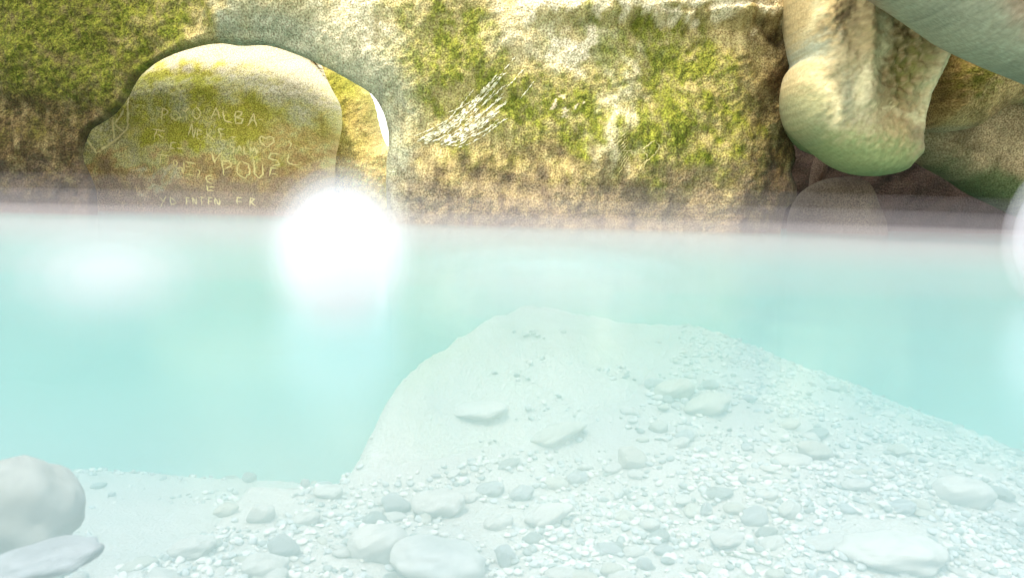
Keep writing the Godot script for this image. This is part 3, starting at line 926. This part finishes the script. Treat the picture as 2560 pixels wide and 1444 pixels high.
		if text.split(" ").size() > 16: text = "%s pebble %s the %s" % [tones[tone].split(" ")[0], rel, whose]
		tag(o, text, "pebble", "small pebbles among the gravel")
		o.basis = Basis(Vector3.UP, rng.randf_range(0, TAU)) * Basis(Vector3.BACK, rng.randf_range(-0.35, 0.35)) * Basis.from_scale(Vector3(size * rng.randf_range(1.0, 1.5), size * flatness, size))
		o.position = Vector3(x, bed_y(x, z) + size * flatness * 0.35, z)
		n += 1

	# gravel: too many to count
	var places := []
	var tints := []
	for k in 38000:
		var z := -rng.randf_range(0.8, 2.2)
		var x := rng.randf_range(-0.72, 0.72) * -z
		var q := Vector2(x, z)
		var thin: float = 0.9 * blob(q, -0.62, -1.3, 0.32, 0.26) + 0.35 - 1.1 * float(nz.patch.get_noise_2d(x + 3.0, z))
		if Geometry2D.is_point_in_polygon(q, foot): thin += 1.0
		if -z > crest(x).y + 0.05: continue
		if rng.randf() < thin: continue
		var size := 0.0016 + 0.0062 * pow(rng.randf(), 2.1)
		var b := Basis(Vector3.UP, rng.randf_range(0, TAU)) * Basis(Vector3.BACK, rng.randf_range(-0.5, 0.5)) * Basis.from_scale(Vector3(size * rng.randf_range(1.0, 1.5), size * rng.randf_range(0.45, 0.8), size))
		places.append(Transform3D(b, Vector3(x, bed_y(x, z) + size * 0.3, z)))
		var t := rng.randf()
		tints.append(Color(0.48, 0.42, 0.4) if t < 0.5 else Color(0.32, 0.305, 0.315) if t < 0.8 else Color(0.2, 0.195, 0.195))
	var mm := MultiMesh.new()
	mm.transform_format = MultiMesh.TRANSFORM_3D
	mm.use_colors = true
	mm.mesh = pebble(77, 0.7, 8)
	mm.instance_count = places.size()
	for i in places.size():
		mm.set_instance_transform(i, places[i])
		mm.set_instance_color(i, tints[i])
	var gm := StandardMaterial3D.new()
	gm.resource_name = "gravel"
	gm.albedo_color = Color(0.93, 0.93, 0.93)
	gm.vertex_color_use_as_albedo = true
	gm.roughness = 0.95
	var gi := MultiMeshInstance3D.new()
	gi.name = "gravel"
	gi.multimesh = mm
	gi.material_override = gm
	add_child(gi, true)
	tag(gi, "fine pale gravel scattered over the pool bed", "", "", "stuff")

	# two thin twigs
	var tm := StandardMaterial3D.new()
	tm.resource_name = "wet_twig"
	tm.albedo_color = Color(0.36, 0.34, 0.28)
	tm.roughness = 0.9
	for k in [[[1800, 1388, 1850, 1387, 1905, 1392, 1955, 1402], "upper of two thin brown twigs lying on the gravel"], [[1818, 1393, 1860, 1402, 1900, 1414, 1938, 1427], "lower of two thin brown twigs lying on the gravel"]]:
		var pts := []
		for i in range(0, k[0].size(), 2): pts.append(on_bed(k[0][i], k[0][i + 1]) + Vector3(0, 0.004, 0))
		tag(put("twig", tube(pts, 0.0011), tm), k[1], "twig", "twigs on the gravel")

func tube(pts: Array, r: float) -> ArrayMesh:
	var v := PackedVector3Array()
	var c := PackedColorArray()
	var tri := PackedInt32Array()
	for i in pts.size():
		var t: Vector3 = (pts[mini(i + 1, pts.size() - 1)] - pts[maxi(i - 1, 0)]).normalized()
		var a := t.cross(Vector3.UP).normalized()
		var b := a.cross(t)
		var rr := r * (1.0 - 0.6 * float(i) / pts.size())
		for k in 6:
			v.append(pts[i] + (a * cos(TAU * k / 6) + b * sin(TAU * k / 6)) * rr)
			c.append(Color.WHITE)
		if i > 0:
			for k in 6:
				var s := (i - 1) * 6
				tri.append_array([s + k, s + (k + 1) % 6, s + 6 + k, s + (k + 1) % 6, s + 6 + (k + 1) % 6, s + 6 + k])
	return built(v, c, tri)

func make_air() -> void:
	# few boundaries on any one line of sight: the tracer follows a ray through 24 of them
	for k in [["shallow_water", 0.9, -1.35, 0.6, Color(0.62, 0.9, 0.87), "pale shallow water over the near gravel"], ["milky_water", -1.352, -6.4, 0.84, Color(0.22, 0.93, 0.81), "milky turquoise deeper water of the pool"]]:
		mist(k[0], Vector3(0, -0.503, (k[1] + k[2]) / 2.0), Vector3(8.6, 1.0, k[1] - k[2]), k[3], k[4].linear_to_srgb(), k[5], 0.0, RenderingServer.FOG_VOLUME_SHAPE_BOX)
	soft_haze("glare_haze", Vector3(0, -0.02, -2.2), Vector3(11.0, 0.34, 2.8), 0.7, Color(0.86, 0.82, 0.82), "thin added white haze for the lens blur over the waterline", 4)  # both banks are added haze standing in for lens blur along the waterline
	soft_haze("glare_haze", Vector3(0, 0.0, -1.65), Vector3(11.0, 0.14, 2.4), 0.6, Color(0.84, 0.8, 0.77), "low added white haze for the lens blur below the waterline", 2)
	soft_haze("glare_puff", P(850, 630, 0.84), Vector3(0.165, 0.2, 0.4), 2.1, Color(0.99, 0.99, 0.99), "dense added white puff for the lens glare before the arch", 5, [Vector3.ZERO], 0.5)  # the three puffs are added to stand in for glare on the wet lens
	soft_haze("glare_puff", P(2632, 590, 1.0), Vector3(0.11, 0.18, 0.3), 2.6, Color(0.99, 0.98, 0.99), "added white puff for the lens glare at the right edge", 4)
	soft_haze("glare_puff", P(270, 690, 0.9), Vector3(0.24, 0.14, 0.3), 0.6, Color(0.98, 0.95, 0.95), "faint added white puff for the lens glare at the left", 4)
	soft_haze("silt_cloud", P(1380, 735, 1.3), Vector3(0.55, 0.16, 0.4), 0.8, Color(0.9, 0.99, 0.99), "added white haze brightening the water above the sunken boulder", 3)  # haze added to brighten the water over the boulder
